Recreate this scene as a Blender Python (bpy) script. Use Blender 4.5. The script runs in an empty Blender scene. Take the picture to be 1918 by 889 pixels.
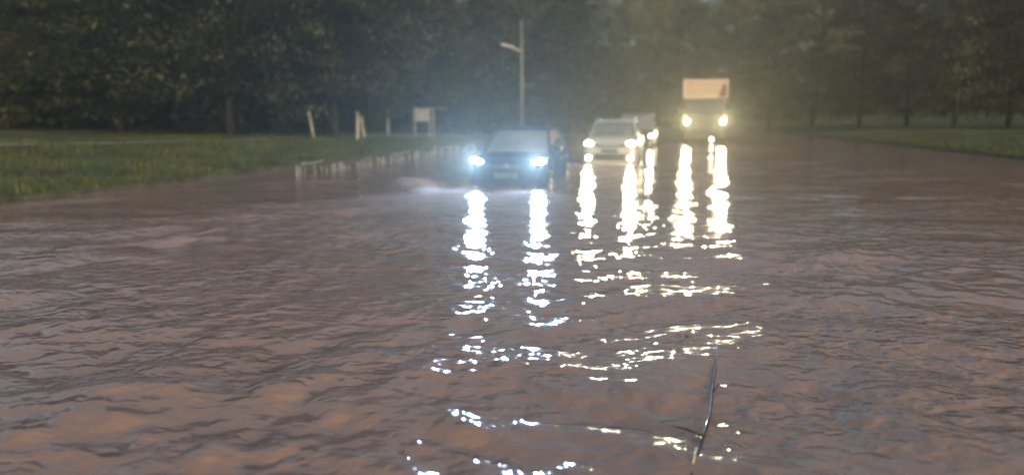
import bpy, math, random
import numpy as np
from mathutils import Vector, Matrix
R = math.radians
random.seed(7); rng = np.random.default_rng(7)
sc = bpy.context.scene
COL = sc.collection

# ------------------------------------------------------------------ camera
FPX, CX, CY = 1300.0, 959.0, 444.5
PITCH = math.atan(222.5/1300.0); CAMZ = 1.45
cd = bpy.data.cameras.new('camera'); cam = bpy.data.objects.new('camera', cd); COL.objects.link(cam)
cam.location = (0, 0, CAMZ); cam.rotation_euler = (math.pi/2-PITCH, 0, 0)
cd.sensor_width = 36; cd.lens = 36*FPX/1918; cd.clip_start = 0.05; cd.clip_end = 3000
cd.dof.use_dof = True; cd.dof.focus_distance = 4.6; cd.dof.aperture_fstop = .0244/.034   # a soft phone lens, focused on the near water
sc.camera = cam
# ------------------------------------------------------------------ sky, sun, exposure
SUN_EL, SUN_ROT = R(9), R(150)
w = bpy.data.worlds.new('World'); sc.world = w; w.use_nodes = True
nt = w.node_tree; bg = nt.nodes['Background']
sky = nt.nodes.new('ShaderNodeTexSky'); sky.sky_type = 'NISHITA'; sky.sun_disc = False
sky.sun_elevation = SUN_EL; sky.sun_rotation = SUN_ROT; sky.air_density = 1.0; sky.dust_density = 4.0; sky.ozone_density = 1.0
nt.links.new(sky.outputs[0], bg.inputs[0]); bg.inputs[1].default_value = 0.13
sd = bpy.data.lights.new('sun', 'SUN'); sd.energy = 0.7; sd.angle = R(25); sd.color = (1, .93, .85)
so = bpy.data.objects.new('sun', sd); COL.objects.link(so)
dv = Vector((math.sin(SUN_ROT)*math.cos(SUN_EL), math.cos(SUN_ROT)*math.cos(SUN_EL), math.sin(SUN_EL)))
so.rotation_euler = dv.to_track_quat('Z', 'Y').to_euler(); so.location = (0, 0, 50)
vs = sc.view_settings
vs.view_transform = 'Standard'; vs.look = 'None'; vs.exposure = 1.15; vs.gamma = 1; vs.use_curve_mapping = False
cy = sc.cycles
cy.max_bounces = 6; cy.diffuse_bounces = 2; cy.glossy_bounces = 3; cy.transmission_bounces = 3; cy.volume_bounces = 0
cy.transparent_max_bounces = 6; cy.use_denoising = True; cy.sample_clamp_indirect = 6.0; cy.caustics_reflective = False; cy.caustics_refractive = False
HAZE_DENSITY = 0.0018
LAMP = 1.15            # overall headlamp level

# ------------------------------------------------------------------ frames: (s,t) = along / right of the road
YAW = math.atan((1250-CX)/1300.0)
RS = Vector((math.sin(YAW), math.cos(YAW), 0)); RT = Vector((math.cos(YAW), -math.sin(YAW), 0))
ROTZ = -YAW
def st(s, t, z=0.0): return RS*s + RT*t + Vector((0, 0, z))
def to_st(p): return p.x*RS.x+p.y*RS.y, p.x*RT.x+p.y*RT.y
def ray(px, py):
    v = Vector((px-CX, FPX, CY-py)); return Matrix.Rotation(-PITCH, 3, 'X') @ v
def at_z(px, py, z):                     # the point of height z seen at that pixel
    v = ray(px, py); k = (z-CAMZ)/v.z; return Vector((v.x*k, v.y*k, z))
def at_d(px, py, d):                     # the point d metres ahead seen at that pixel
    v = ray(px, py); k = d/v.y; return Vector((v.x*k, d, CAMZ+v.z*k))

# ------------------------------------------------------------------ materials
def nodes(m):
    m.use_nodes = True; return m.node_tree, m.node_tree.nodes['Principled BSDF']
def setin(b, **k):
    names = {'rough': 'Roughness', 'metal': 'Metallic', 'spec': 'Specular IOR Level', 'ior': 'IOR', 'coat': 'Coat Weight', 'coatr': 'Coat Roughness', 'trans': 'Transmission Weight'}
    for a, v in k.items(): b.inputs[names[a]].default_value = v
def mat(name, c, rough=.6, c2=None, scale=6, bump=0.0, bscale=30, detail=5, stretch=(1, 1, 1), coords='Object', **k):
    m = bpy.data.materials.new(name); t, b = nodes(m)
    c2 = c2 or tuple(x*.72 for x in c)
    tc = t.nodes.new('ShaderNodeTexCoord'); mp = t.nodes.new('ShaderNodeMapping'); mp.inputs['Scale'].default_value = stretch
    t.links.new(tc.outputs[coords], mp.inputs[0])
    n = t.nodes.new('ShaderNodeTexNoise'); n.inputs['Scale'].default_value = scale; n.inputs['Detail'].default_value = detail
    t.links.new(mp.outputs[0], n.inputs['Vector'])
    r = t.nodes.new('ShaderNodeValToRGB'); r.color_ramp.elements[0].position = .35; r.color_ramp.elements[1].position = .65
    r.color_ramp.elements[0].color = (*c2, 1); r.color_ramp.elements[1].color = (*c, 1)
    t.links.new(n.outputs[0], r.inputs[0]); t.links.new(r.outputs[0], b.inputs['Base Color'])
    b.inputs['Roughness'].default_value = rough; setin(b, **k)
    if bump:
        n2 = t.nodes.new('ShaderNodeTexNoise'); n2.inputs['Scale'].default_value = bscale; n2.inputs['Detail'].default_value = 6
        t.links.new(mp.outputs[0], n2.inputs['Vector'])
        bp = t.nodes.new('ShaderNodeBump'); bp.inputs['Strength'].default_value = bump; bp.inputs['Distance'].default_value = .02
        t.links.new(n2.outputs[0], bp.inputs['Height']); t.links.new(bp.outputs[0], b.inputs['Normal'])
    return m
def lamp_mat(name, col, strength):
    m = bpy.data.materials.new(name); t, b = nodes(m)
    b.inputs['Base Color'].default_value = (.8, .8, .8, 1); b.inputs['Roughness'].default_value = .1
    b.inputs['Emission Color'].default_value = (*col, 1); b.inputs['Emission Strength'].default_value = strength
    m.cycles.emission_sampling = 'NONE'
    return m
M = {}
M['blue_paint'] = mat('blue_paint', (.035, .06, .13), .8, (.028, .048, .10), 5, spec=0)
M['silver_paint'] = mat('silver_paint', (.50, .50, .46), .32, (.42, .42, .39), 3, metal=.25, coat=.6, coatr=.08)
M['dark_paint'] = mat('dark_paint', (.045, .05, .055), .3, (.035, .04, .043), 3, coat=.6)
M['glass'] = mat('glass', (.02, .025, .028), .04, (.018, .02, .022), 2, spec=.9)
M['pale_glass'] = mat('pale_glass', (.16, .17, .18), .12, (.11, .12, .125), 1.5, spec=.8)  # windscreen glass, its pale base colour painted in for the sky's reflection
M['black_plastic'] = mat('black_plastic', (.02, .02, .022), .5, None, 10)
M['chrome'] = mat('chrome', (.7, .7, .72), .15, (.6, .6, .62), 5, metal=1)
M['rubber'] = mat('rubber', (.018, .018, .018), .8, None, 15)
M['rim'] = mat('rim', (.45, .45, .46), .3, None, 10, metal=.9)
M['plate_white'] = mat('plate_white', (.10, .16, .18), .7, (.07, .12, .13), 8)
M['housing'] = mat('housing', (.25, .27, .3), .15, (.2, .22, .24), 20, metal=.6, coat=1)
M['box_panel'] = mat('box_panel', (.50, .365, .285), .5, (.42, .31, .24), 1.2)  # pinkish light falling on the white box is put into this colour
M['box_edge'] = mat('box_edge', (.66, .55, .47), .4, (.55, .45, .38), 3)
M['cab_paint'] = mat('cab_paint', (.075, .075, .055), .45, (.06, .06, .045), 2, coat=.4)
M['dark_mark'] = mat('dark_mark', (.16, .07, .05), .5)
M['amber'] = lamp_mat('amber', (1, .5, .08), 6)
M['pole'] = mat('pole', (.2, .2, .185), .55, (.13, .13, .12), 4, metal=.3, stretch=(1, 1, .15))
M['lamp_shell'] = mat('lamp_shell', (.62, .62, .6), .4, (.5, .5, .48), 8)
M['white_paint'] = mat('white_paint', (.34, .34, .31), .6, (.13, .13, .11), 9, bump=.3)
M['board'] = mat('board', (.25, .27, .25), .5, (.17, .19, .17), 3)
M['kerb'] = mat('kerb', (.09, .09, .065), .8, (.035, .04, .025), 3, bump=.5)
M['pathm'] = mat('pathm', (.34, .33, .30), .8, (.24, .24, .21), 1.5, bump=.4)
M['bark'] = mat('bark', (.035, .03, .022), .9, (.018, .016, .012), 5, bump=.9, bscale=12, stretch=(1, 1, .25))
M['whitewash'] = mat('whitewash', (.62, .62, .56), .8, (.36, .35, .3), 7, bump=.6, stretch=(1, 1, .4))
M['asphalt'] = mat('asphalt', (.05, .05, .05), .8, (.04, .04, .038), 5, bump=.4)
M['twig'] = mat('twig', (.05, .035, .022), .7, (.03, .022, .015), 20, bump=.6)
M['straw'] = mat('straw', (.6, .53, .38), .7)
def leafmat(name, a, b):
    m = mat(name, a, .65, b, .55, detail=4)
    return m
M['leaf_dark'] = leafmat('leaf_dark', (.034, .040, .009), (.003, .005, .002))
M['leaf_mid'] = leafmat('leaf_mid', (.055, .066, .018), (.02, .027, .009))
M['leaf_olive'] = leafmat('leaf_olive', (.16, .15, .035), (.06, .06, .016))
M['needle'] = leafmat('needle', (.024, .033, .015), (.011, .016, .008))
# ground: grass / mud under the flood
m = bpy.data.materials.new('grass_ground'); t, b = nodes(m); M['ground'] = m
tc = t.nodes.new('ShaderNodeTexCoord')
n1 = t.nodes.new('ShaderNodeTexNoise'); n1.inputs['Scale'].default_value = .35; n1.inputs['Detail'].default_value = 8
n2 = t.nodes.new('ShaderNodeTexNoise'); n2.inputs['Scale'].default_value = 9; n2.inputs['Detail'].default_value = 6
mx = t.nodes.new('ShaderNodeMath'); mx.operation = 'MULTIPLY_ADD'; mx.inputs[1].default_value = .45
r = t.nodes.new('ShaderNodeValToRGB'); e = r.color_ramp.elements
e[0].position = .5; e[0].color = (.028, .034, .01, 1); e[1].position = .82; e[1].color = (.095, .115, .022, 1)
x = e.new(.64); x.color = (.048, .06, .014, 1)
t.links.new(tc.outputs['Object'], n1.inputs['Vector']); t.links.new(tc.outputs['Object'], n2.inputs['Vector'])
t.links.new(n2.outputs[0], mx.inputs[0]); t.links.new(n1.outputs[0], mx.inputs[2]); t.links.new(mx.outputs[0], r.inputs[0])
t.links.new(r.outputs[0], b.inputs['Base Color']); b.inputs['Roughness'].default_value = .85
bp = t.nodes.new('ShaderNodeBump'); bp.inputs['Strength'].default_value = .8; bp.inputs['Distance'].default_value = .06
t.links.new(n2.outputs[0], bp.inputs['Height']); t.links.new(bp.outputs[0], b.inputs['Normal'])
# muddy flood water: silty body colour under a wet surface, foam where the wake breaks
m = bpy.data.materials.new('flood_water'); t, b = nodes(m); M['water'] = m
tc = t.nodes.new('ShaderNodeTexCoord')
def noise(scale, detail, stretch, rotz=0.0, rough=.5, dist=0.0):
    mp = t.nodes.new('ShaderNodeMapping'); mp.inputs['Scale'].default_value = stretch; mp.inputs['Rotation'].default_value = (0, 0, rotz)
    n = t.nodes.new('ShaderNodeTexNoise'); n.inputs['Scale'].default_value = scale; n.inputs['Detail'].default_value = detail
    n.inputs['Roughness'].default_value = rough; n.inputs['Distortion'].default_value = dist
    t.links.new(tc.outputs['Object'], mp.inputs[0]); t.links.new(mp.outputs[0], n.inputs['Vector']); return n
silt = noise(.45, 6, (1, 1, 1), dist=1.0)
r = t.nodes.new('ShaderNodeValToRGB'); r.color_ramp.elements[0].position = .3; r.color_ramp.elements[1].position = .72
r.color_ramp.elements[0].color = (.265, .182, .15, 1); r.color_ramp.elements[1].color = (.31, .212, .175, 1)
t.links.new(silt.outputs[0], r.inputs[0])
at = t.nodes.new('ShaderNodeAttribute'); at.attribute_name = 'foam'
fn = noise(9, 8, (1, 1, 1), rough=.7)
ff = t.nodes.new('ShaderNodeMath'); ff.operation = 'MULTIPLY'; t.links.new(at.outputs['Fac'], ff.inputs[0])
fr = t.nodes.new('ShaderNodeMapRange'); fr.inputs[1].default_value = .18; fr.inputs[2].default_value = .52
t.links.new(fn.outputs[0], fr.inputs[0]); t.links.new(fr.outputs[0], ff.inputs[1])
mix = t.nodes.new('ShaderNodeMix'); mix.data_type = 'RGBA'; mix.inputs[7].default_value = (.60, .47, .44, 1)
t.links.new(ff.outputs[0], mix.inputs[0]); t.links.new(r.outputs[0], mix.inputs[6]); t.links.new(mix.outputs[2], b.inputs['Base Color'])
rr = t.nodes.new('ShaderNodeMapRange'); rr.inputs[3].default_value = .05; rr.inputs[4].default_value = .6
t.links.new(ff.outputs[0], rr.inputs[0]); t.links.new(rr.outputs[0], b.inputs['Roughness']); b.inputs['IOR'].default_value = 1.33
rip = noise(5.5, 2, (1, 1.35, 1), R(8), .45, .2); rip2 = noise(13, 1.0, (1, 1.2, 1), R(-15), .4, .1)
a1 = t.nodes.new('ShaderNodeMath'); a1.operation = 'MULTIPLY_ADD'; a1.inputs[1].default_value = .2
t.links.new(rip2.outputs[0], a1.inputs[0]); t.links.new(rip.outputs[0], a1.inputs[2])
pn = noise(.55, 3, (.6, 1.3, 1), R(-12), .5, .6)
pr = t.nodes.new('ShaderNodeMapRange'); pr.inputs[1].default_value = .38; pr.inputs[2].default_value = .62; pr.inputs[3].default_value = .4; pr.inputs[4].default_value = 1.15
t.links.new(pn.outputs[0], pr.inputs[0])
bp = t.nodes.new('ShaderNodeBump'); bp.inputs['Strength'].default_value = 1.0; bp.inputs['Distance'].default_value = .045
ra = t.nodes.new('ShaderNodeAttribute'); ra.attribute_name = 'ruffle'
pm = t.nodes.new('ShaderNodeMath'); pm.operation = 'MULTIPLY'; t.links.new(pr.outputs[0], pm.inputs[0]); t.links.new(ra.outputs['Fac'], pm.inputs[1])
t.links.new(pm.outputs[0], bp.inputs['Strength'])
t.links.new(a1.outputs[0], bp.inputs['Height']); t.links.new(bp.outputs[0], b.inputs['Normal'])

# ------------------------------------------------------------------ mesh helpers
def link(o, parent=None):
    COL.objects.link(o); o.parent = parent; return o
def mesh(name, V, F, mt, parent=None, smooth=False, mats=None, midx=None):
    me = bpy.data.meshes.new(name); me.from_pydata([tuple(v) for v in V], [], F)
    for mm in (mats or [mt]): me.materials.append(mm)
    if midx is not None: me.polygons.foreach_set('material_index', midx)
    if smooth: me.polygons.foreach_set('use_smooth', [True]*len(me.polygons))
    me.update()
    return link(bpy.data.objects.new(name, me), parent)
def tag(o, label=None, cat=None, group=None, kind=None):
    if label: o['label'] = label
    if cat: o['category'] = cat
    if group: o['group'] = group
    if kind: o['kind'] = kind
    return o
def empty(name, loc, rz=0.0, **k):
    o = bpy.data.objects.new(name, None); o.location = loc; o.rotation_euler = (0, 0, rz); o.empty_display_size = .3
    link(o); return tag(o, **k)
class MB:
    def __init__(s): s.V = []; s.F = []
    def add(s, V, F):
        n = len(s.V); s.V += [tuple(v) for v in V]; s.F += [tuple(i+n for i in f) for f in F]; return s
    def box(s, c, d, bev=0.0, rot=None):
        hx, hy, hz = d[0]/2, d[1]/2, d[2]/2
        if bev <= 0:
            P = [Vector((sx*hx, sy*hy, sz*hz)) for sx in (-1, 1) for sy in (-1, 1) for sz in (-1, 1)]
            F = [(0, 1, 3, 2), (4, 6, 7, 5), (0, 4, 5, 1), (2, 3, 7, 6), (0, 2, 6, 4), (1, 5, 7, 3)]
        else:
            import bmesh
            bm = bmesh.new(); bmesh.ops.create_cube(bm, size=1)
            for v in bm.verts: v.co = Vector((v.co.x*d[0], v.co.y*d[1], v.co.z*d[2]))
            bmesh.ops.bevel(bm, geom=bm.edges[:], offset=min(bev, .45*min(d)), segments=2, affect='EDGES', profile=.6)
            bm.verts.index_update(); P = [v.co.copy() for v in bm.verts]; F = [tuple(v.index for v in f.verts) for f in bm.faces]; bm.free()
        c = Vector(c)
        return s.add([(rot @ p if rot else p)+c for p in P], F)
    def tube(s, pts, rad, n=8, cap=True):
        pts = [Vector(p) for p in pts]; rad = rad if isinstance(rad, (list, tuple)) else [rad]*len(pts)
        V = []; F = []; up = None
        for i, p in enumerate(pts):
            d = (pts[min(i+1, len(pts)-1)]-pts[max(i-1, 0)]).normalized()
            if up is None: up = d.orthogonal().normalized()
            up = (up-d*up.dot(d)).normalized(); q = d.cross(up)
            for k in range(n):
                a = 2*math.pi*k/n; V.append(p+(up*math.cos(a)+q*math.sin(a))*rad[i])
        for i in range(len(pts)-1):
            for k in range(n): F.append((i*n+k, i*n+(k+1) % n, (i+1)*n+(k+1) % n, (i+1)*n+k))
        if cap: F.append(tuple(range(n-1, -1, -1))); F.append(tuple((len(pts)-1)*n+k for k in range(n)))
        return s.add(V, F)
    def build(s, name, mt, parent=None, smooth=False): return mesh(name, s.V, s.F, mt, parent, smooth)

# ------------------------------------------------------------------ terrain: flooded road bed, banks, far rise
def smooth01(x): x = np.clip(x, 0, 1); return x*x*(3-2*x)
KERB_L, KERB_R = -11.2, 12.5
def ground_z(X, Y):
    s_ = X*RS.x+Y*RS.y; t_ = X*RT.x+Y*RT.y
    road = -.35+.9*smooth01((s_-75)/110.)
    bl = .10+.30*smooth01((-t_+KERB_L)/6.)+.4*smooth01((-t_-20)/30.)
    br = .10+.5*smooth01((t_-KERB_R)/8.)+.8*smooth01((t_-25)/40.)
    k = .25
    z = road+(np.maximum(bl-road, 0))*smooth01((-t_+KERB_L+.0)/k)
    z = z+(np.maximum(br-road, 0))*smooth01((t_-KERB_R)/k)
    d = np.hypot(X, Y); z = z+9*smooth01((d-110)/160.)
    z = z+.03*np.sin(X*.9+1)*np.sin(Y*.7)*(np.abs(t_+.6) > 12)
    return z
def gz(x, y): return float(ground_z(np.array([float(x)]), np.array([float(y)]))[0])
def grid(name, S, T, zf, mt, world=True, smooth=True):
    SS, TT = np.meshgrid(S, T, indexing='ij')
    X = SS*RS.x+TT*RT.x; Y = SS*RS.y+TT*RT.y
    Z = zf(X, Y, SS, TT)
    co = np.stack([X, Y, Z], -1).reshape(-1, 3).astype(np.float32)
    ns, ntt = len(S), len(T)
    idx = np.arange(ns*ntt).reshape(ns, ntt)
    q = np.stack([idx[:-1, :-1], idx[:-1, 1:], idx[1:, 1:], idx[1:, :-1]], -1).reshape(-1, 4)[:, ::-1]
    me = bpy.data.meshes.new(name); me.vertices.add(len(co)); me.vertices.foreach_set('co', co.ravel())
    me.loops.add(q.size); me.loops.foreach_set('vertex_index', q.ravel().astype(np.int32))
    me.polygons.add(len(q)); me.polygons.foreach_set('loop_start', np.arange(0, q.size, 4, dtype=np.int32))
    me.polygons.foreach_set('use_smooth', np.ones(len(q), bool)); me.materials.append(mt); me.update(calc_edges=True)
    o = link(bpy.data.objects.new(name, me)); return o
S = np.concatenate([np.linspace(-60, 0, 12)[:-1], np.linspace(0, 70, 90)[:-1], np.linspace(70, 340, 60)])
T = np.unique(np.concatenate([np.linspace(-320, -40, 40), np.linspace(-40, -12, 50), np.linspace(-11.6, -11.0, 9), np.linspace(-10, 12, 12), np.linspace(12.3, 12.9, 9), np.linspace(14, 40, 40), np.linspace(40, 300, 40)]))
g = grid('ground', S, T, lambda X, Y, s_, t_: ground_z(X, Y), M['ground']); tag(g, kind='structure')
rd = grid('road', np.linspace(-40, 330, 160), np.linspace(KERB_L+.02, KERB_R-.02, 30), lambda X, Y, s_, t_: ground_z(X, Y)+.004+0*X, M['asphalt']); tag(rd, kind='structure')
# kerb stones along both edges
def kerb(name, t0, label):
    mb = MB()
    s0 = -20.0
    while s0 < 78:
        L = .98
        p = st(s0+L/2, t0); z = .06+random.uniform(-.012, .012)
        mb.box((p.x, p.y, z-.2), (.16, L-.02, .46), .02, Matrix.Rotation(ROTZ+random.uniform(-.008, .008), 3, 'Z')); s0 += 1.0
    o = mb.build(name, M['kerb']); tag(o, kind='structure')
kerb('kerb', KERB_L+.08, ''); kerb('kerb', KERB_R-.08, '')
# footpath across the lawn
pa = at_z(480, 261, .42); pb = at_z(700, 255, .42)
dirp = (pb-pa).normalized(); nrm = Vector((-dirp.y, dirp.x, 0)); V = []; F = []
pa2 = pa-dirp*26; n = 60; Lp = 44.0
for i in range(n+1):
    c = pa2+dirp*(Lp*i/n)+nrm*(.5*math.sin(i*.14))
    for k, wv in enumerate((-.75, 0, .75)):
        p = c+nrm*wv; V.append((p.x, p.y, gz(p.x, p.y)+.05))
for i in range(n):
    for k in range(2): F.append((i*3+k, i*3+k+1, (i+1)*3+k+1, (i+1)*3+k))
tag(mesh('path', V, F, M['pathm'], smooth=True), kind='structure')

# ------------------------------------------------------------------ vehicle positions (front centre on the road)
def spot(px, py, road=-.35):
    p = at_z(px, py, 0); return Vector((p.x, p.y, road))
P1, P2, P3, P4 = spot(948, 346), spot(1141, 311), spot(1189, 279), spot(1318, 269.5)

# ------------------------------------------------------------------ flood water
def axis(segs):
    out = []
    for a, b2, d in segs: out.append(np.arange(a, b2, d))
    return np.concatenate(out+[np.array([segs[-1][1]])])
def growing(a, b2, d0, gr):
    out = [a]; d = d0
    while out[-1]+d < b2: out.append(out[-1]+d); d *= gr
    out.append(b2); return np.array(out)
Sw = np.concatenate([-growing(-1.6, 30, .08, 1.15)[::-1][:-1], np.arange(1.62, 6.5, .022), growing(6.5, 150, .022, 1.0075)])
Tw = np.concatenate([-growing(4.0, 11.9, .03, 1.03)[::-1][:-1], np.arange(-4.0, 2.2, .028), growing(2.2, 13.2, .028, 1.012)])
Sw = np.unique(np.round(Sw, 4)); Tw = np.unique(np.round(Tw, 4))
s1, t1 = to_st(P1)
def waves(X, Y, SS, TT):
    ds = np.gradient(Sw)[:, None]+0*SS; dt = np.gradient(Tw)[None, :]+0*SS; cell = np.maximum(ds, dt)
    r2 = np.random.default_rng(3); Z = np.zeros_like(X)
    wx = .25*np.sin(X*.9+.3*Y)+.15*np.sin(Y*1.7+1.3)+.1*np.sin(2.3*X-1.1*Y); wy = .2*np.sin(.8*Y-X*.7+2)+.12*np.sin(X*2.1+.4)
    # swell comes mostly from the cars, down the road and slightly across
    for i in range(130):
        lam = .12*(2.0/.12)**r2.random(); k = 2*math.pi/lam
        th = math.pi/2+.12+r2.normal(0, .62)
        amp = .0046*(lam/.6)**.78
        ph = r2.random()*6.28
        att = smooth01(((lam/cell)-3)/3.)
        Z += amp*.27*att*np.sin(k*(math.cos(th)*(X+wx)+math.sin(th)*(Y+wy))+ph)
    # gusty patchiness
    patch = .72+.5*np.sin(X*.55+Y*.35+.7+.8*np.sin(Y*.9))*np.sin(Y*.62-X*.2+1.1+.7*np.sin(X*.8))
    patch = np.maximum(patch*(1+.3*smooth01((-X-.3)/2.)), .55)+.42*np.exp(-((Y-3.5)/1.5)**2)
    Z *= patch
    # the water calms in the lee of the queue of cars, and is choppier where we stand
    global RUFFLE
    RUFFLE = .5+.38*smooth01((13.5-SS)/6.)+.25*smooth01((5.6-SS)/2.6)
    Z *= .72+.28*smooth01((13.-SS)/6.)+.12*smooth01((6.-SS)/3.)
    # bow wave of the leading car: a curved crest running out to the left and one to the right
    u = TT-t1; v = SS-s1
    crest = -2.9+1.2*np.abs(u)
    lft = np.where(u < 0, 1, .3)*smooth01((3.3-np.abs(u))/1.2)*smooth01((np.abs(u)-.9)/.9)
    front = np.exp(-((v-crest)/.62)**2)*lft
    Z += .14*front + .035*np.exp(-((v-crest+.75)/.3)**2)*lft
    for (pp, am, wd) in ((P2, .05, 2.4), (P3, .04, 2), (P4, .06, 3)):
        sa, ta = to_st(pp); uu = TT-ta; vv = SS-sa
        Z += am*np.exp(-((vv+.3-.18*np.abs(uu))/.3)**2)*smooth01((wd-np.abs(uu))/1.2)
    global FOAM
    f = np.exp(-((v-crest-.25)/.95)**2)*lft*np.where(u < -.1, .95, .1)
    for (pp, wd) in ((P2, 1.7), (P3, 1.4), (P4, 2.)):
        sa, ta = to_st(pp); uu = TT-ta; vv = SS-sa
        f = f+.55*np.exp(-((vv+.28-.18*np.abs(uu))/.25)**2)*smooth01((wd-np.abs(uu))/.8)
    FOAM = np.clip(f, 0, 1)
    return Z
wo = grid('water', Sw, Tw, waves, M['water']); tag(wo, kind='structure')
ar_ = wo.data.attributes.new('ruffle', 'FLOAT', 'POINT'); ar_.data.foreach_set('value', RUFFLE.ravel().astype(np.float32))
at_ = wo.data.attributes.new('foam', 'FLOAT', 'POINT'); at_.data.foreach_set('value', FOAM.ravel().astype(np.float32))

# ------------------------------------------------------------------ vehicles
def spotlamp(parent, loc, col, power, size=R(72), radius=.07, down=R(-6), toe=0.0):
    ld = bpy.data.lights.new('lamp_light', 'SPOT'); ld.energy = power*LAMP; ld.color = col; ld.spot_size = size; ld.spot_blend = 1.0
    ld.shadow_soft_size = radius
    o = bpy.data.objects.new('lamp_light', ld); link(o, parent); o.location = loc
    d = Vector((math.sin(toe), -math.cos(down), -math.sin(down))); o.rotation_euler = d.to_track_quat('-Z', 'Y').to_euler()
    return o
def lerp(a, xs, ys): return float(np.interp(a, xs, ys))
def wheel(parent, x, y, rad, side):
    def lathe(prof, n=28):
        V = []; F = []
        for i in range(n):
            a = 2*math.pi*i/n
            for (px, pr) in prof: V.append((x+side*px, y+pr*math.cos(a), rad+pr*math.sin(a)))
        m_ = len(prof)
        for i in range(n):
            for j in range(m_-1): F.append((i*m_+j, i*m_+j+1, ((i+1) % n)*m_+j+1, ((i+1) % n)*m_+j))
        return V, F
    e = MB(); e.add(*lathe([(-.2, .6*rad), (-.2, .93*rad), (-.16, rad), (-.04, rad), (0, .93*rad), (.004, .7*rad), (-.02, .64*rad), (-.2, .6*rad)]))
    wh = e.build('wheel', M['rubber'], parent, True)
    rm = MB(); rm.add(*lathe([(-.05, .001), (-.05, .2*rad), (-.11, .22*rad), (-.11, .6*rad), (-.015, .65*rad)]))
    for k in range(5):
        a = 2*math.pi*k/5+.3
        rm.box((x+side*-.04, y+.38*rad*math.cos(a), rad+.38*rad*math.sin(a)), (.03, .09, .56*rad), .01, Matrix.Rotation(a-math.pi/2, 3, 'X'))
    rm.build('rim', M['rim'], wh, True)

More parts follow.
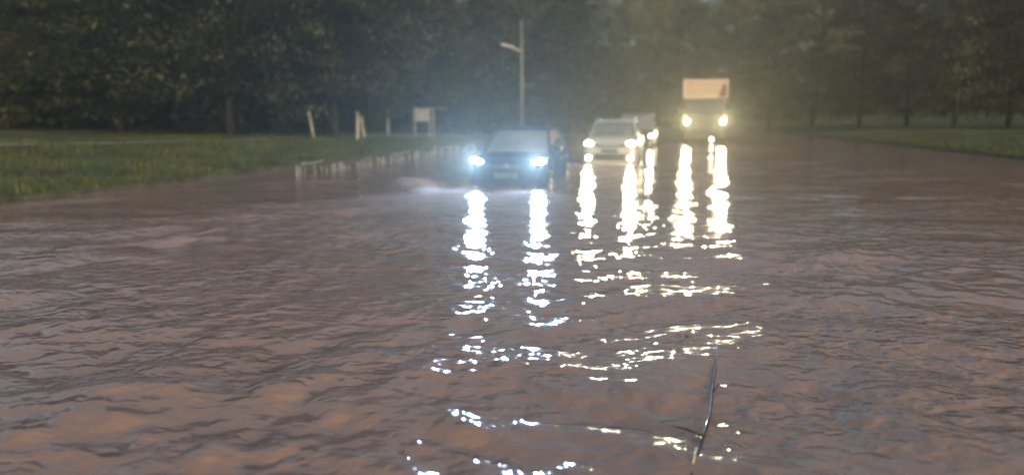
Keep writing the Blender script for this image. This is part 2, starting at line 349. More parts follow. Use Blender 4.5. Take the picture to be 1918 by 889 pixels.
def car(loc, label, cat, C):
    root = empty('parked_car' if C.get('parked') else C.get('name', 'car'), loc, ROTZ, label=label, cat=cat)
    L, W, H, belt = C['L'], C['W'], C['H'], C['belt']; hw = W/2; rad = C.get('rad', .33)
    nose = C['nose']; clr = C.get('clr', .2)
    # longitudinal tables
    ys = np.unique(np.concatenate([np.array([0, .02, .05, .09, .14, .2, .3, .42]), np.linspace(.5, L-.4, 60), np.array([L-.3, L-.2, L-.12, L-.06, L-.02, L])]))
    wy = lambda y: hw*lerp(y, [0, .04, .12, .28, .6, 1.1, L-1.0, L-.4, L-.12, L], [.74, .83, .91, .96, .99, 1, 1, .975, .93, .84])
    ztop = lambda y: lerp(y, [0, .03, .10, .25, C['hood_y'], C['hood_y']+.3, L-.35, L-.1, L], [nose*.66, nose*.78, nose*.9, nose, belt-.03, belt, belt+.02, belt-.04, belt-.16])
    wheels = (C['fw'], C['rw']); ra = rad+.06
    def zbot(y):
        z = lerp(y, [0, .1, .4, L-.4, L], [clr+.06, clr, clr, clr, clr+.1])
        for yc in wheels:
            if abs(y-yc) < ra: z = max(z, rad+math.sqrt(ra*ra-(y-yc)**2))
        return z
    V = []; F = []; prof_n = 0
    for y in ys:
        w_ = wy(y); zt = ztop(y); zb = zbot(y); zc = clr-.02
        side = [(0, zc), (w_*.7, zc), (w_*.72, min(zb, zt-.12)), (w_*.985, min(zb, zt-.12)+.0)]
        zb2 = min(zb, zt-.12)
        for f_, ww in ((.25, 1.0), (.5, 1.004), (.62, .998), (.66, .985), (.85, .972), (.95, .95)): side.append((w_*ww, zb2+(zt-zb2)*f_))
        side += [(w_*.91, zt-.006), (w_*.8, zt+.008), (w_*.45, zt+.025), (0, zt+.03)]
        full = side+[(-a, b_) for a, b_ in side[::-1][1:-1]]
        prof_n = len(full); V += [(a, y, b_) for a, b_ in full]
    for i in range(len(ys)-1):
        for k in range(prof_n): F.append((i*prof_n+k, (i+1)*prof_n+k, (i+1)*prof_n+(k+1) % prof_n, i*prof_n+(k+1) % prof_n))
    F.append(tuple(range(prof_n))); F.append(tuple((len(ys)-1)*prof_n+k for k in range(prof_n-1, -1, -1)))
    mesh('body', V, F, C['paint'], root, True)
    # cabin: roof with pillars, windscreen, side windows
    yb, yt = C['wind']; yr, yre = C['rear']; wb = hw*.9; wr = hw*C.get('rw_', .70)
    def roofz(y): return lerp(y, [yt-.01, yt+.35, (yt+yr)/2, yr-.3, yr], [H-.06, H-.012, H, H-.02, H-.07])
    def shell(off, y0a, y1a, fa, fb, xs_a, name, mt, par, n=10, m_=12, front=True):
        V = []; F = []
        for i in range(n+1):
            f_ = fa+(fb-fa)*i/n
            y = (yb+(yt-yb)*f_) if front else (yre+(yr-yre)*f_)
            z = (belt-.02)+(roofz(yt if front else yr)-(belt-.02))*(f_**.93)
            wv = wb+(wr-wb)*f_
            for k in range(m_+1):
                u = -1+2*k/m_; u *= xs_a
                bow = (.16 if front else -.08)*(u*u)*(1-.3*f_)
                V.append((wv*u, y+bow-(off if front else -off), z+off*.5-.025*u*u))
        for i in range(n):
            for k in range(m_): F.append((i*(m_+1)+k, i*(m_+1)+k+1, (i+1)*(m_+1)+k+1, (i+1)*(m_+1)+k))
        return mesh(name, V, F, mt, par, True)
    shell(0, 0, 0, 0, 1, 1.0, 'windscreen_frame', C['paint'], root)
    wsn = shell(.008, 0, 0, .05, .94, .93, 'windscreen', M['pale_glass'], root)
    shell(0, 0, 0, 0, 1, 1.0, 'tailgate', C['paint'], root, front=False)
    shell(.008, 0, 0, .25, .92, .88, 'rear_window', M['glass'], root, front=False)
    V = []; F = []; n = 24; m_ = 12
    for i in range(n+1):
        y = yt+(yr-yt)*i/n
        for k in range(m_+1):
            u = -1+2*k/m_; bow = (.112 if i < 2 else 0)*0
            V.append((wr*u, y+(.112*u*u)*(1-i/n)-.056*u*u*(i/n), roofz(y)+0.0*u-.025*u*u))
    for i in range(n):
        for k in range(m_): F.append((i*(m_+1)+k, i*(m_+1)+k+1, (i+1)*(m_+1)+k+1, (i+1)*(m_+1)+k))
    rf = mesh('roof', V, F, C['paint'], root, True)
    if C.get('rails'):
        for sx in (-1, 1):
            MB().tube([(sx*(wr-.04), y, roofz(y)+.045-(.05 if j in (0, 5) else 0)) for j, y in enumerate(np.linspace(yt+.2, yr-.2, 6))], .016, 6).build('roof_rail', M['chrome'], rf)
    for sx in (-1, 1):
        def sp(y, f_):       # side of the cabin: y along, f_ up
            y0, y1 = yb+.16+(yt+.112-yb-.16)*f_, yre-.08+(yr-.056-yre+.08)*f_
            yy = min(max(y, y0), y1); zr = roofz(min(max(yy, yt), yr))-.03
            return Vector((sx*(wb+(wr-wb)*f_), yy, (belt-.03)+(zr-belt+.03)*f_))
        V = []; F = []; n = 30; m_ = 5
        for j in range(m_+1):
            f_ = j/m_
            for i in range(n+1): V.append(sp(yb+(yre-yb)*i/n, f_))
        for j in range(m_):
            for i in range(n): F.append((j*(n+1)+i, j*(n+1)+i+1, (j+1)*(n+1)+i+1, (j+1)*(n+1)+i))
        mesh('cabin_side', V, F, C['paint'], root, False)
        for (ya, yc) in C['windows']:
            V = []; F = []; n = 8
            for j in range(5):
                f_ = .1+.8*j/4
                for i in range(n+1):
                    y = ya+(yc-ya)*i/n; lo = yb+.16+(yt+.112-yb-.16)*f_+.10; hi = yre-.08+(yr-.056-yre+.08)*f_-.1
                    p = sp(min(max(y, lo), hi), f_); p.x += sx*.007; V.append(p)
            for j in range(4):
                for i in range(n): F.append((j*(n+1)+i, j*(n+1)+i+1, (j+1)*(n+1)+i+1, (j+1)*(n+1)+i))
            mesh('side_window', V, F, M['glass'], root, True)
        for (ya, yc) in C['doors']:
            V = []; F = []; n = 12; q = 5
            def dx(y, f_):
                zb_ = max(zbot(y), clr)+.05; zt_ = ztop(y)-.06; return Vector((sx*(wy(y)*lerp(f_, [0, .25, .5, .62, .66, .85, 1], [.99, 1, 1.004, .998, .985, .972, .95])+.006), y, zb_+(zt_-zb_)*f_))
            for j in range(q+1):
                for i in range(n+1): V.append(dx(ya+(yc-ya)*i/n, j/q))
            for j in range(q):
                for i in range(n): F.append((j*(n+1)+i, j*(n+1)+i+1, (j+1)*(n+1)+i+1, (j+1)*(n+1)+i))
            dr = mesh('door', V, F, C['paint'], root, True)
            hp = dx(yc-.2, .82); MB().box((hp.x+sx*.02, hp.y, hp.z), (.03, .17, .03), .01).build('handle', C.get('trim', C['paint']), dr)
            for ye in (ya-.008, yc+.008):
                pass
        # mirror
        mm = MB(); mm.box((sx*(wb+.13), yb+.42, belt+.09), (.2, .12, .14), .04); mm.box((sx*(wb+.02), yb+.44, belt+.03), (.1, .05, .05), .01)
        mr = mm.build('mirror', C.get('trim', C['paint']), root, True)
        for yw in wheels: wheel(root, sx*(hw-.005), yw, rad, sx)
    # front
    wtab = [(wy(y), y) for y in ys if y < 1.2]
    def yf(x, z):
        zz = [ztop(y) for y in ys if y < 1.2]; yv = [y for y in ys if y < 1.2]
        a = float(np.interp(z, zz, yv)); b_ = float(np.interp(abs(x), [p[0] for p in wtab], [p[1] for p in wtab])); return math.hypot(a, b_)*.9 if a > 0 and b_ > 0 else max(a, b_)
    def fpatch(name, quad, mt, off=.012, par=root, nu=10, nv=4, thick=.04):
        q = [Vector((a, b_)) for a, b_ in quad]; V = []; F = []
        for lay in (0, 1):
            for j in range(nv+1):
                for i in range(nu+1):
                    u, v = i/nu, j/nv
                    p = (q[0]*(1-u)+q[1]*u)*(1-v)+(q[3]*(1-u)+q[2]*u)*v
                    V.append((p.x, yf(p.x, p.y)-off+lay*thick, p.y))
        N = (nu+1)*(nv+1); ix = lambda l, j, i: l*N+j*(nu+1)+i
        for j in range(nv):
            for i in range(nu):
                F.append((ix(0, j, i), ix(0, j, i+1), ix(0, j+1, i+1), ix(0, j+1, i))); F.append((ix(1, j, i), ix(1, j+1, i), ix(1, j+1, i+1), ix(1, j, i+1)))
        for i in range(nu): F.append((ix(0, 0, i), ix(1, 0, i), ix(1, 0, i+1), ix(0, 0, i+1))); F.append((ix(0, nv, i), ix(0, nv, i+1), ix(1, nv, i+1), ix(1, nv, i)))
        for j in range(nv): F.append((ix(0, j, 0), ix(0, j+1, 0), ix(1, j+1, 0), ix(1, j, 0))); F.append((ix(0, j, nu), ix(1, j, nu), ix(1, j+1, nu), ix(0, j+1, nu)))
        return mesh(name, V, F, mt, par, False)
    for g_ in C['grilles']:
        go = fpatch('grille', g_['q'], M['black_plastic'], .012)
        (x0, z0), (x1, _), (_, z1), _ = g_['q']
        for k in range(g_.get('bars', 2)):
            zz = z0+(z1-z0)*(k+.7)/(g_.get('bars', 2)+.4)
            fpatch('grille_bar', [(x0+.03, zz-.01), (x1-.03, zz-.01), (x1-.03, zz+.01), (x0+.03, zz+.01)], M['chrome'], .028, go, 10, 1, .02)
    fpatch('bumper', [(-hw*.86, clr+.12), (hw*.86, clr+.12), (hw*.88, clr+.26), (-hw*.88, clr+.26)], C['paint'], .03, root, 16, 3, .08)
    fpatch('licence_plate', [(-.26, C['plate']), (.26, C['plate']), (.26, C['plate']+.11), (-.26, C['plate']+.11)], M['plate_white'], .05, root, 4, 1, .015)
    # headlights
    for sx in (-1, 1):
        q = [(sx*a, b_) for a, b_ in C['hl']]
        if sx < 0: q = [q[1], q[0], q[3], q[2]]
        hl = fpatch('headlight', q, M['housing'], .014, root, 8, 4, .05)
        cx_, cz_ = C['bulb']; yv = yf(cx_, cz_)
        rx, rz = C['bulb_r']
        V = [(sx*cx_+rx*math.cos(a)*k, yv-.02-.035*(1-k*k)-.0, cz_+rz*math.sin(a)*k+C.get('slant', 0)*rx*math.cos(a)*k*sx) for k in (1, .6, .25) for a in np.linspace(0, 2*math.pi, 17)[:-1]]
        F = [tuple(range(32, 48))]+[(b0*16+i, b0*16+(i+1) % 16, (b0+1)*16+(i+1) % 16, (b0+1)*16+i) for b0 in (0, 1) for i in range(16)]
        mesh('lens', V, F, C['lampmat'], hl, True)
        spotlamp(hl, (sx*cx_, yv-.12, cz_), C['lampcol'], C['power'], radius=.09)
        if 'fog' in C:
            fx, fz = C['fog']; yv = yf(fx, fz)
            fo = MB().tube([(sx*fx, yv+.02, fz), (sx*fx, yv-.035, fz)], [.085, .085], 16).build('fog_lamp', M['housing'], root, False)
            MB().tube([(sx*fx, yv-.034, fz), (sx*fx, yv-.045, fz)], [.066, .05], 14).build('lens', C['lampmat'], fo)
            spotlamp(fo, (sx*fx, yv-.12, fz), C['lampcol'], C['power']*.45, radius=.07)
    return root, fpatch, yf

# leading dark blue hatchback, lamps cool white
M['lamp_cool'] = lamp_mat('lamp_cool', (.8, .95, 1.0), 60)
M['lamp_warm'] = lamp_mat('lamp_warm', (1.0, .96, .8), 45)
M['lamp_yellow'] = lamp_mat('lamp_yellow', (1.0, .88, .62), 60)
c1, fp1, yf1 = car(P1, 'dark blue hatchback leading the queue through the flood, cool white headlights, small chevron emblem', 'car', dict(
    name='hatchback', L=4.25, W=1.80, H=1.60, belt=1.02, nose=.90, hood_y=.95, wind=(.92, 1.75), rear=(3.75, 4.15), windows=((1.2, 2.35), (2.43, 3.3), (3.38, 3.9)),
    doors=((1.28, 2.38), (2.40, 3.25)), fw=.82, rw=3.45, paint=M['blue_paint'], trim=M['black_plastic'], rad=.33,
    grilles=[dict(q=[(-.42, .70), (.42, .70), (.46, .80), (-.46, .80)], bars=2), dict(q=[(-.5, .33), (.5, .33), (.44, .48), (-.44, .48)], bars=2)],
    plate=.50, hl=[(.48, .76), (.86, .80), (.84, .93), (.56, .87)], bulb=(.70, .85), bulb_r=(.15, .062), slant=.22, lampmat=M['lamp_cool'], lampcol=(.38, .64, 1.0), power=1650))
em = MB()
for k in (0, 1):
    for sx in (-1, 1):
        em.box((sx*.03, yf1(0, .74)-.05, .75+k*.045), (.09, .015, .02), .004, Matrix.Rotation(sx*R(40), 3, 'Y'))
em.build('emblem', M['chrome'], c1)
car(P2, 'pale silver SUV behind the dark blue hatchback, four warm lamps lit and roof rails', 'car', dict(
    name='suv', L=4.45, W=1.78, H=1.78, belt=1.22, nose=1.17, hood_y=1.25, wind=(1.15, 1.85), rear=(4.05, 4.4), windows=((1.45, 2.5), (2.6, 3.5), (3.6, 4.15)),
    doors=((1.45, 2.52), (2.54, 3.45)), fw=.9, rw=3.6, paint=M['silver_paint'], trim=M['black_plastic'], rad=.36, clr=.26, rails=True, rw_=.74,
    grilles=[dict(q=[(-.42, .92), (.42, .92), (.44, 1.07), (-.44, 1.07)], bars=2), dict(q=[(-.44, .44), (.44, .44), (.47, .72), (-.47, .72)], bars=3)],
    plate=.76, hl=[(.46, .95), (.83, .95), (.81, 1.10), (.48, 1.10)], bulb=(.65, 1.03), bulb_r=(.12, .075), lampmat=M['lamp_warm'], lampcol=(1, .93, .62), power=230, fog=(.64, .60)))
car(P3, 'dark van close behind the silver SUV, mostly hidden by it', 'van', dict(
    name='van', L=4.9, W=1.92, H=2.06, belt=1.22, nose=1.08, hood_y=.85, wind=(.82, 1.6), rear=(4.7, 4.85), windows=((1.15, 2.2), (2.3, 3.5), (3.6, 4.5)),
    doors=((1.3, 2.3), (2.4, 3.5)), fw=.9, rw=3.9, paint=M['dark_paint'], trim=M['dark_paint'], rad=.34, rw_=.82,
    grilles=[dict(q=[(-.45, .78), (.45, .78), (.48, .93), (-.48, .93)], bars=2)],
    plate=.55, hl=[(.55, .88), (.9, .9), (.9, 1.06), (.6, 1.0)], bulb=(.74, .97), bulb_r=(.07, .07), lampmat=M['lamp_warm'], lampcol=(1, .93, .68), power=60))

# box truck
def truck(loc):
    root = empty('box_truck', loc, ROTZ, label='tall box truck with white box coloured as lit pink above its dark cab, yellow headlights', cat='truck')
    W, cw = 2.5, 2.3; top = 4.02
    # cargo box (starts behind the windscreen, nose of the box over the cab)
    b_ = MB(); b_.box((0, .55+3.6, (2.95+top)/2-.0), (W, 7.2, top-2.95), .04); b_.box((0, 2.1+2.8, (1.1+2.95)/2), (W, 5.7, 1.85), .02)
    bx = b_.build('cargo_box', M['box_panel'], root)
    e = MB()
    for sx in (-1, 1): e.box((sx*(W/2-.03), .545, (2.95+top)/2), (.08, .05, top-2.95+.02), .015)
    e.box((0, .545, top-.035), (W-.1, .05, .08), .015); e.box((0, .545, 2.99), (W-.1, .05, .07), .015)
    for sx in (-1, 1): e.box((sx*(W/2+.004), .55+3.6, top-.04), (.03, 7.2, .08), .01)
    e.build('edge_trim', M['box_edge'], bx)
    d = MB(); d.add([(.78, .535, 3.02), (1.18, .535, 3.02), (1.18, .535, 3.72), (1.0, .535, 3.72), (.86, .535, 3.4), (.78, .5, 3.02), (1.18, .5, 3.02), (1.18, .5, 3.72), (1.0, .5, 3.72), (.86, .5, 3.4)],
          [(5, 6, 7, 8, 9), (0, 4, 3, 2, 1), (0, 1, 6, 5), (1, 2, 7, 6), (2, 3, 8, 7), (3, 4, 9, 8), (4, 0, 5, 9)])
    d.build('dark_patch', M['dark_mark'], bx)
    # cab: profile extruded across with side inset
    prof = [(0.0, .62), (-.02, 1.0), (0, 1.7), (.06, 1.95), (.36, 2.80), (.55, 2.92), (2.0, 2.92), (2.0, .62)]
    n = len(prof); V = []
    for x, k in ((-cw/2, 1), (-cw/2+.07, 0), (cw/2-.07, 0), (cw/2, 1)):
        for (y, z) in prof: V.append((x, y+(.09 if k and y < .5 else 0), z-(.05 if k and z > 2.7 else 0)))
    F = [tuple(range(n)), tuple(3*n+i for i in range(n-1, -1, -1))]
    for j in range(3):
        for i in range(n): F.append((j*n+i, (j+1)*n+i, (j+1)*n+(i+1) % n, j*n+(i+1) % n))
    mesh('cab', V, F, M['cab_paint'], root)
    V = []
    for lay in (0, .02):
        V += [(-1.02, .068-lay-.012, 1.98), (1.02, .068-lay-.012, 1.98), (.98, .345-lay-.012, 2.76), (-.98, .345-lay-.012, 2.76)]
    mesh('windscreen', V, [(4, 5, 6, 7), (3, 2, 1, 0), (0, 1, 5, 4), (1, 2, 6, 5), (2, 3, 7, 6), (3, 0, 4, 7)], M['glass'], root)
    for sx in (-1, 1):
        MB().box((sx*(cw/2+.006), .95, 2.3), (.012, .9, .7), .0).build('side_window', M['glass'], root)
        m_ = MB(); m_.box((sx*(cw/2+.22), .12, 2.15), (.2, .08, .42), .03); m_.tube([(sx*cw/2, .2, 2.5), (sx*(cw/2+.2), .14, 2.4)], .015, 6); m_.tube([(sx*cw/2, .2, 1.95), (sx*(cw/2+.2), .14, 1.98)], .015, 6)
        m_.build('mirror', M['black_plastic'], root)
        h = MB().box((sx*1.0, -.035, 1.62), (.34, .08, .2), .03).build('headlight', M['housing'], root)
        MB().tube([(sx*1.0, -.07, 1.62), (sx*1.0, -.10, 1.62)], [.11, .075], 18).build('lens', M['lamp_yellow'], h)
        spotlamp(h, (sx*1.0, -.2, 1.62), (1, .9, .56), 1450, radius=.1)
        MB().box((sx*1.1, -.03, 1.86), (.1, .05, .12), .02).build('indicator', M['amber'], root)
        for yw in (.95, 5.6): wheel(root, sx*(cw/2), yw, .46, sx)
    g_ = MB().box((0, -.03, 1.35), (1.5, .04, .5), .02).build('grille', M['black_plastic'], root)
    for k in range(4): MB().box((0, -.055, 1.18+k*.11), (1.4, .02, .03), .005).build('grille_bar', M['chrome'], g_)
    MB().box((0, -.06, .8), (cw, .16, .34), .05).build('bumper', M['cab_paint'], root)
    MB().box((-.0, -.15, .8), (.52, .02, .12)).build('licence_plate', M['plate_white'], root)
    for sx, on in ((-1, 0), (1, 1)):
        f = MB().box((sx*.42, -.14, .62+.0), (.2, .06, .12), .02).build('fog_lamp', M['housing'], root)
        MB().tube([(sx*.42, -.16, .62), (sx*.42, -.18, .62)], [.055, .045], 14).build('lens', M['lamp_yellow'] if on else M['housing'], f)
    ch = MB()
    for sx in (-1, 1): ch.box((sx*.45, 4.5, .85), (.12, 6.4, .22), .01)
    ch.build('chassis', M['black_plastic'], root)
    return root
truck(P4)

# ------------------------------------------------------------------ low railing standing in the shallow water
def fence_panel(s0, L, label, rail, lean=0.0, h=.62):
    base = st(s0, -9.1, 0); root = empty('broken_railing', (base.x, base.y, -.35), ROTZ, label=label, cat='railing', group='low broken railings at the flooded lawn edge')
    mb = MB()
    if rail: mb.tube([(0, L*rail[0], h), (.01, L*(rail[0]+rail[1])/2, h-.012), (-.02, L*rail[1], h+.01)], .026, 7); mb.build('top_rail', M['white_paint'], root)
    for y in (0.03, L-.03):
        hh = h*random.uniform(.78, 1.04); MB().tube([(0, y, 0), (random.uniform(-.03, .03), y+random.uniform(-.05, .05), hh)], [.04, .032], 7).build('post', M['white_paint'], root)
    n = int(L/.125)
    for i in range(1, n):
        if random.random() < .33: continue
        hh = h*random.choice([.72, .8, .9, .95])
        MB().tube([(0, L*i/n, .0), (random.uniform(-.04, .04), L*i/n+random.uniform(-.07, .07), hh)], random.uniform(.010, .022), 6).build('picket', M['white_paint'], root)
    root.rotation_euler = (0, lean, ROTZ); return root
places = [(15.9, (.1, .6), 'railing nearest the camera, with half of its top rail left'), (18.5, None, 'railing without any top rail, second from the camera'),
          (21.3, (.3, 1.0), 'railing left of the dark blue car, its rail sloping'), (24.3, None, 'railing without a top rail, third from the far end'), (27.4, (.0, 1.0), 'railing with a whole top rail, next to last at the far end'), (30.8, (.2, .7), 'railing farthest from the camera, beyond the dark blue car')]
for i, (s0, rail, lb) in enumerate(places):
    fence_panel(s0, 2.5, 'low broken whitish '+lb, rail, lean=random.uniform(-.1, .06), h=random.uniform(.56, .68))

# ------------------------------------------------------------------ street lamp
def lamp_post():
    b = at_d(977, 250, 45); x, y = b.x, 45.0; z0 = gz(x, y)
    root = empty('street_lamp', (x, y, z0), 0, label='tall grey street lamp, unlit, its short arm reaching left above the dark blue car', cat='street lamp')
    topz = at_d(974, 38, 45).z-z0
    MB().tube([(0, 0, 0), (0, 0, topz*.5), (-.02, 0, topz)], [.12, .10, .07], 12).build('pole', M['pole'], root, True)
    MB().tube([(0, 0, 0), (0, 0, .5)], [.17, .16], 12).build('base', M['pole'], root, True)
    az = at_d(970, 97, 45).z-z0; hz = at_d(950, 86, 45).z-z0
    MB().tube([(0, 0, az), (-.3, 0, az+.12), (-.62, 0, az+.3)], [.045, .04, .035], 8).build('arm', M['lamp_shell'], root, True)
    hd = MB(); hd.box((-.92, 0, az+.36), (.8, .26, .13), .05, Matrix.Rotation(R(14), 3, 'Y')); h = hd.build('lamp_head', M['lamp_shell'], root)
    MB().box((-.93, 0, az+.29), (.5, .18, .03), .01, Matrix.Rotation(R(14), 3, 'Y')).build('glass_cover', M['glass'], h)
    bz = at_d(975, 160, 45).z-z0
    MB().box((.4, 0, bz), (.7, .04, .05), .01).build('bracket', M['pole'], root)
lamp_post()

# ------------------------------------------------------------------ posts and board on the lawn
def post(px, ytop, ybase, d, wpx, label, lean=0.0):
    b = at_d(px, ybase, d); x, y = b.x, d; z0 = gz(x, y)-.05
    h = at_d(px, ytop, d).z-z0; r_ = wpx*d/FPX/2
    root = empty('post', (x, y, z0), 0, label=label, cat='post')
    MB().tube([(0, 0, 0), (lean*h*.5, 0, h*.5), (lean*h, 0, h)], [r_*1.15, r_, r_*.85], 9).build('shaft', M['white_paint'], root, True)
    MB().tube([(0, 0, .0), (0, 0, .16)], [r_*2.0, r_*1.6], 9).build('footing', M['kerb'], root, True)
    MB().tube([(lean*h, 0, h), (lean*h, 0, h+.03)], [r_*1.05, r_*.6], 9).build('cap', M['lamp_shell'], root, True)
post(589, 210, 266, 33, 5, 'slim white post on the lawn leaning left, nearest of the lawn posts', -.14)
post(727, 209, 247, 40, 5, 'white post on the lawn between the birches and the pale board')
post(925, 213, 240, 50, 6, 'white post behind the dark blue hatchback, left of the street lamp')
post(1121, 210, 224, 62, 5, 'short white post beyond the roof of the silver SUV')
def board():
    d = 42; b = at_d(805, 245, d); z0 = gz(b.x, d)-.05
    root = empty('notice_board', (b.x, d, z0), 0, label='pale blank notice board on two posts at the far side of the lawn', cat='notice board')
    zt = at_d(800, 204, d).z-z0; zb = at_d(800, 228, d).z-z0
    MB().box((-.45, 0, (zt+zb)/2), (.8, .05, zt-zb), .01).build('panel', M['board'], root)
    for x in (-.0, .22, -.9): MB().box((x, .0 if x == -.0 else .06, (zt+.1)/2), (.08, .08, zt+.1), .01).build('post', M['white_paint'], root)
    MB().box((.1, 0, zt+.03), (1.9, .3, .05), .01).build('roof', M['board'], root)
board()

# ------------------------------------------------------------------ trees
def limb(p0, p1, r0, r1, mb, bend=.1, n=5):
    pts = []; off = Vector((random.uniform(-1, 1), random.uniform(-1, 1), random.uniform(-.3, .6)))*bend*(p1-p0).length
    for i in range(n):
        f = i/(n-1); pts.append(p0.lerp(p1, f)+off*math.sin(math.pi*f))
    mb.tube(pts, [r0+(r1-r0)*i/(n-1) for i in range(n)], 7, True); return pts
def leaves(centers, sizes, per, lsize, flat, name, mt, seed, droop=0.0):
    g_ = np.random.default_rng(seed); V = []; 
    C_ = np.repeat(np.array([tuple(c) for c in centers]), per, 0); Sz = np.repeat(np.array(sizes), per, 0)
    N = len(C_)
    d = g_.normal(size=(N, 3)); d /= np.linalg.norm(d, axis=1)[:, None]; rr = g_.random(N)**.45
    P = C_+d*rr[:, None]*Sz[:, None]*np.array([1, 1, flat])
    P[:, 2] -= droop*(rr*Sz)**1.0*np.abs(d[:, 0])
    nrm_ = d*.6+g_.normal(size=(N, 3))*.6+np.array([0, 0, .5]); nrm_ /= np.linalg.norm(nrm_, axis=1)[:, None]
    a = np.cross(nrm_, g_.normal(size=(N, 3))); a /= np.linalg.norm(a, axis=1)[:, None]; b_ = np.cross(nrm_, a)
    s_ = lsize*(.6+.8*g_.random(N))[:, None]
    Q = np.stack([P-a*s_*.9, P-b_*s_*.45+a*s_*.1, P+a*s_, P+b_*s_*.5], 1)
    Q[:, 1] += nrm_*s_*.15; Q[:, 3] += nrm_*s_*.15
    co = Q.reshape(-1, 3).astype(np.float32); me = bpy.data.meshes.new(name)
    me.vertices.add(len(co)); me.vertices.foreach_set('co', co.ravel()); me.loops.add(N*4); me.loops.foreach_set('vertex_index', np.arange(N*4, dtype=np.int32))
    me.polygons.add(N); me.polygons.foreach_set('loop_start', np.arange(0, N*4, 4, dtype=np.int32)); me.materials.append(mt); me.update(calc_edges=True)
    return me
def broad_tree(seed, H, CR, base, leaf, white=False, nl=60, per=300, tr=.22):
    random.seed(seed)
    root = bpy.data.objects.new('tree', None); COL.objects.link(root)
    mb = MB(); top = Vector((random.uniform(-.4, .4), random.uniform(-.4, .4), H*.8))
    tp = limb(Vector((0, 0, -.2)), top, tr, tr*.25, mb, .03, 9)
    cs = []; szs = []
    for i in range(nl):
        f = i/(nl-1); z = base+(H-base)*f
        prof = math.sin(math.pi*min(1, (.18+.82*f))**.85)*.9+.18
        a = i*2.4+random.uniform(-.5, .5); rr = CR*prof*random.uniform(.35, 1.0)
        c = Vector((math.cos(a)*rr, math.sin(a)*rr, z+random.uniform(-.5, .5)))
        cs.append(c); szs.append(CR*random.uniform(.2, .42))
        if i % 2 == 0:
            st_ = tp[min(8, max(2, int(8*(z-1.2)/(H*.8))))]; limb(st_, c*.92+Vector((0, 0, c.z*.08)), tr*.28, .03, mb, .1, 4)
    mb.build('trunk', M['bark'], root, True)
    if white:
        wmb = MB(); wmb.tube([tp[0]+Vector((0, 0, .2)), tp[0].lerp(tp[1], .75), tp[1].lerp(tp[2], .5)], [tr*1.03, tr*1.0, tr*.93], 10); wmb.build('whitewash', M['whitewash'], root, True)
    me = leaves(cs, szs, per, .14, .42, 'crown', leaf, seed, .2)
    cr = bpy.data.objects.new('crown', me); link(cr, root)
    return root
def spruce(seed, H, CR, leaf):
    random.seed(seed); root = bpy.data.objects.new('tree', None); COL.objects.link(root)
    mb = MB(); mb.tube([(0, 0, -.2), (.05, 0, H*.5), (0, 0, H)], [.28, .16, .02], 8)
    cs = []; sz = []
    n = 170
    for i in range(n):
        f = (i/n)**1.15; z = .9+(H-1)*f; r_ = CR*(1-f)**.85*random.uniform(.25, 1.05); a = i*2.39996
        cs.append(Vector((math.cos(a)*r_, math.sin(a)*r_, z-.18*r_))); sz.append(.35+.75*(1-f))
        if i % 3 == 0: mb.tube([(0, 0, z+.1), (math.cos(a)*r_, math.sin(a)*r_, z-.18*r_)], [.05, .012], 5)
    mb.build('trunk', M['bark'], root, True)
    me = leaves(cs, sz, 90, .15, .35, 'crown', leaf, seed, .35); link(bpy.data.objects.new('crown', me), root)
    return root
protos = {'dark': broad_tree(1, 16, 5.2, 1.3, M['leaf_dark']), 'dark_b': broad_tree(2, 14, 4.8, 1.0, M['leaf_dark'], nl=66), 'mid': broad_tree(3, 15, 5.0, 1.4, M['leaf_mid']),
          'olive': broad_tree(4, 17, 5.6, 1.5, M['leaf_olive'], nl=66), 'white': broad_tree(5, 11, 3.4, 2.6, M['leaf_dark'], white=True, nl=44, tr=.09), 'spruce': spruce(6, 16, 3.7, M['needle']), 'shrub': broad_tree(8, 3.4, 2.4, .3, M['leaf_dark'], nl=30, per=260, tr=.05)}
used = set(); TREES = []
def kids(o): return [c for c in COL.objects if c.parent == o]
KID = {k: kids(v) for k, v in protos.items()}
def place(kind, px, d, sc_=1.0, rz=None, group=None, label=None):
    v = ray(px, 222); x = v.x/v.y*d; y = d; pr = protos[kind]
    if kind not in used: r_ = pr; used.add(kind)
    else:
        r_ = pr.copy(); COL.objects.link(r_)
        for c in KID[kind]:
            q = c.copy(); COL.objects.link(q); q.parent = r_
    r_.location = (x, y, gz(x, y)-.05); r_.rotation_euler = (0, 0, rz if rz is not None else random.uniform(0, 6.28)); r_.scale = (sc_*random.uniform(.94, 1.06), sc_*random.uniform(.94, 1.06), sc_*random.uniform(.94, 1.06))
    if 'label' in r_: del r_['label']
    if kind == 'shrub': r_.name = 'shrub'
    tag(r_, label, 'shrub' if kind == 'shrub' else 'tree', group or 'trees standing behind the lawn'); TREES.append((r_, kind, px, d)); return r_
random.seed(11)
# front row, big dark trees on the lawn
place('dark', 625, 37, 1.0, 1.0, label='nearest big dark leafy tree on the lawn, behind the slim leaning post')
place('white', 668, 36.5, .95, .4, label='young tree with whitewashed trunk on the lawn, left one of a close pair', group='whitewashed trees on the lawn')
place('white', 682, 38, .8, 2.2, label='young tree with whitewashed trunk on the lawn, right one of a close pair', group='whitewashed trees on the lawn')
place('dark_b', 745, 50, 1.15, 2.0, label='dark round tree right behind the white post near the pale board')
place('dark', 835, 54, 1.1, 4.0, label='dark leafy tree behind the pale notice board')
place('spruce', 905, 60, .95, label='dark conifer just left of the street lamp')
place('mid', 1000, 70, 1.15, label='mid green tree directly behind the street lamp pole')
place('spruce', 1068, 58, 1.12, label='tall dark conifer right of the street lamp, at the edge of the thick wood')
place('dark_b', 1040, 63, .8, label='dark shrubby tree between the street lamp and the tall conifer')
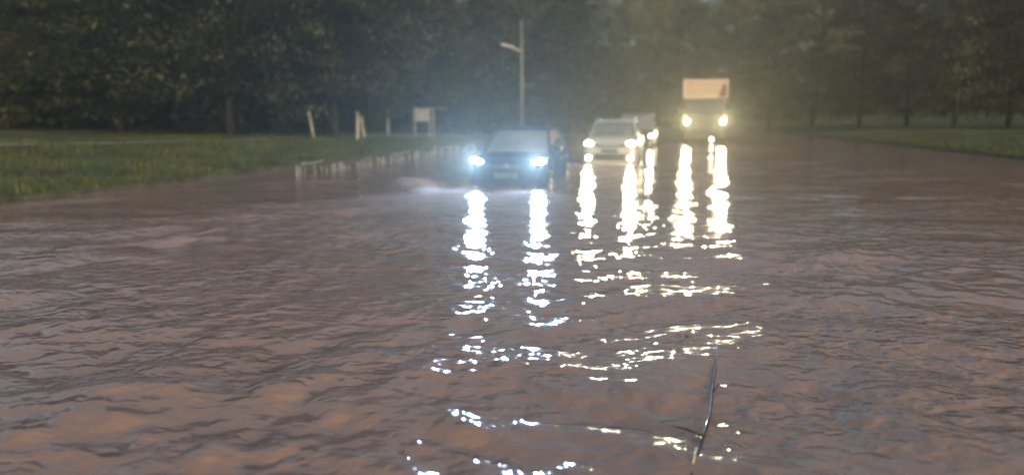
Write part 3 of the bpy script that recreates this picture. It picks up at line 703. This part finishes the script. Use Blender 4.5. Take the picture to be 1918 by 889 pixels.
# beyond the photograph's left border and right border: the wood simply goes on
for px, d, k in ((540, 45, 'dark_b'), (430, 41, 'dark'), (330, 50, 'mid'), (225, 44, 'dark'), (110, 52, 'dark_b'), (10, 46, 'mid'), (-90, 50, 'dark'),
                 (480, 60, 'spruce'), (280, 64, 'spruce'), (80, 66, 'spruce')):
    place(k, px, d, random.uniform(.95, 1.15))
for px, d, k in ((880, 82, 'olive'), (960, 88, 'olive'), (790, 76, 'mid'), (700, 72, 'dark'), (620, 70, 'dark_b'), (1120, 98, 'mid'), (1175, 108, 'olive'), (1235, 120, 'olive'), (1300, 118, 'mid'),
                 (1365, 105, 'olive'), (1440, 96, 'mid'), (1520, 84, 'olive'), (1610, 72, 'mid'), (1700, 78, 'olive'), (1790, 62, 'mid'), (1890, 66, 'olive'), (2000, 58, 'mid'), (2110, 66, 'olive'), (2230, 60, 'mid'), (2360, 54, 'olive'), (2520, 50, 'mid'), (2080, 84, 'mid'), (2300, 80, 'olive'), (2700, 46, 'olive'),
                 (1030, 104, 'olive'), (400, 80, 'dark'), (180, 84, 'dark_b'), (-20, 80, 'dark')):
    place(k, px, d, random.uniform(1.0, 1.25))
for i in range(52):
    px = -80+i*52+random.uniform(-15, 15); place(random.choice(['olive', 'mid', 'dark_b']), px, random.uniform(128, 175), random.uniform(1.6, 2.1))
for i in range(19):
    px = 20+i*62+random.uniform(-20, 20); place('shrub', px, random.uniform(46, 58) if px < 900 else random.uniform(60, 72), random.uniform(.8, 1.2), group='dark shrubs under the trees', label='low dark shrub in the undergrowth beneath the wood, like those next to it')
for r_, kind, px, d in TREES:
    if not r_.get('label'):
        if d >= 125: r_['label'] = 'hazy tree in the farthest row of the wood, no different from its neighbours'; r_['group'] = 'hazy trees in the farthest row'
        elif px < 600: r_['label'] = 'dark tree of the wood along the left lawn, like those beside it'; r_['group'] = 'dark trees along the left lawn'
        elif px < 1100: r_['label'] = 'tree of the second row, showing between the crowns of the dark front trees'; r_['group'] = 'second row trees behind the dark trees'
        else: r_['label'] = 'hazy olive tree standing beyond the truck side of the road'; r_['group'] = 'hazy olive trees beyond the truck'

# lawn grass: tufts on the near bank
g2 = np.random.default_rng(9); N = 62000
ss = 8+g2.random(N)**.8*48; near = g2.random(N)**1.7*17
tt = np.where(g2.random(N) < .7, KERB_L+.12-near, KERB_R-.1+near)
edge = near < .7
X = ss*RS.x+tt*RT.x; Y = ss*RS.y+tt*RT.y; Zg = ground_z(X, Y)-.01
clump = .5+.5*np.sin(X*1.7+np.sin(Y*1.3)*2)*np.sin(Y*2.1+X*.6)
h = (.05+.11*g2.random(N))*(.5+clump)+.12*edge*clump; Zg = np.where(near < .22, np.maximum(Zg, .02), Zg); a = g2.random(N)*6.28; wv = .015+.02*g2.random(N); lx = g2.normal(0, .05, N); ly = g2.normal(0, .05, N)
A = np.stack([X-wv*np.cos(a), Y-wv*np.sin(a), Zg], -1); B = np.stack([X+wv*np.cos(a), Y+wv*np.sin(a), Zg], -1); Ct = np.stack([X+lx, Y+ly, Zg+h], -1)
co = np.stack([A, B, Ct], 1).reshape(-1, 3).astype(np.float32); me = bpy.data.meshes.new('grass'); me.vertices.add(len(co)); me.vertices.foreach_set('co', co.ravel())
me.loops.add(N*3); me.loops.foreach_set('vertex_index', np.arange(N*3, dtype=np.int32)); me.polygons.add(N); me.polygons.foreach_set('loop_start', np.arange(0, N*3, 3, dtype=np.int32))
M['blade'] = mat('blade', (.085, .105, .022), .7, (.03, .04, .011), .8); me.materials.append(M['blade']); me.update(calc_edges=True)
tag(link(bpy.data.objects.new('grass', me)), 'short green grass covering the lawn bank beside the flood', 'grass', kind='stuff')

# thin dark branch drifting near the bottom right of the view
pts = [at_z(1343, 642, .012), at_z(1341, 690, .014), at_z(1334, 735, .010), at_z(1331, 775, .014), at_z(1318, 815, .012), at_z(1300, 868, .012), at_z(1292, 905, .010)]
root = empty('branch', (pts[3].x, pts[3].y, 0), 0, label='thin dark branch drifting on the muddy water in the foreground', cat='branch')
o_ = Vector((pts[3].x, pts[3].y, 0))
mb = MB(); mb.tube([p-o_ for p in pts], [.003, .004, .006, .006, .007, .006, .005], 7); mb.build('stem', M['twig'], root, True)
mb = MB(); mb.tube([pts[4]-o_, pts[4]-o_+Vector((-.08, .03, .02)), pts[4]-o_+Vector((-.13, .09, .01))], [.006, .005, .003], 5); mb.tube([pts[2]-o_, pts[2]-o_+Vector((.06, .08, .02))], [.005, .003], 5); mb.build('side_twig', M['twig'], root, True)
a_ = at_z(1297, 868, .02)-o_; b_ = at_z(1305, 838, .04)-o_
MB().tube([a_, b_], [.006, .004], 6).build('bare_twig', M['straw'], root, True)

# ------------------------------------------------------------------ haze: rain-laden air
hm = bpy.data.materials.new('haze'); hm.use_nodes = True; t = hm.node_tree; t.nodes.remove(t.nodes['Principled BSDF'])
pv = t.nodes.new('ShaderNodeVolumePrincipled'); pv.inputs['Color'].default_value = (.95, .89, .76, 1); pv.inputs['Density'].default_value = HAZE_DENSITY; pv.inputs['Anisotropy'].default_value = .68
t.links.new(pv.outputs[0], t.nodes['Material Output'].inputs['Volume']); hm.cycles.homogeneous_volume = True
tag(MB().box((0, 120, 22), (900, 900, 60)).build('haze', hm), 'thin rainy haze lit by the headlights', 'haze', kind='stuff')
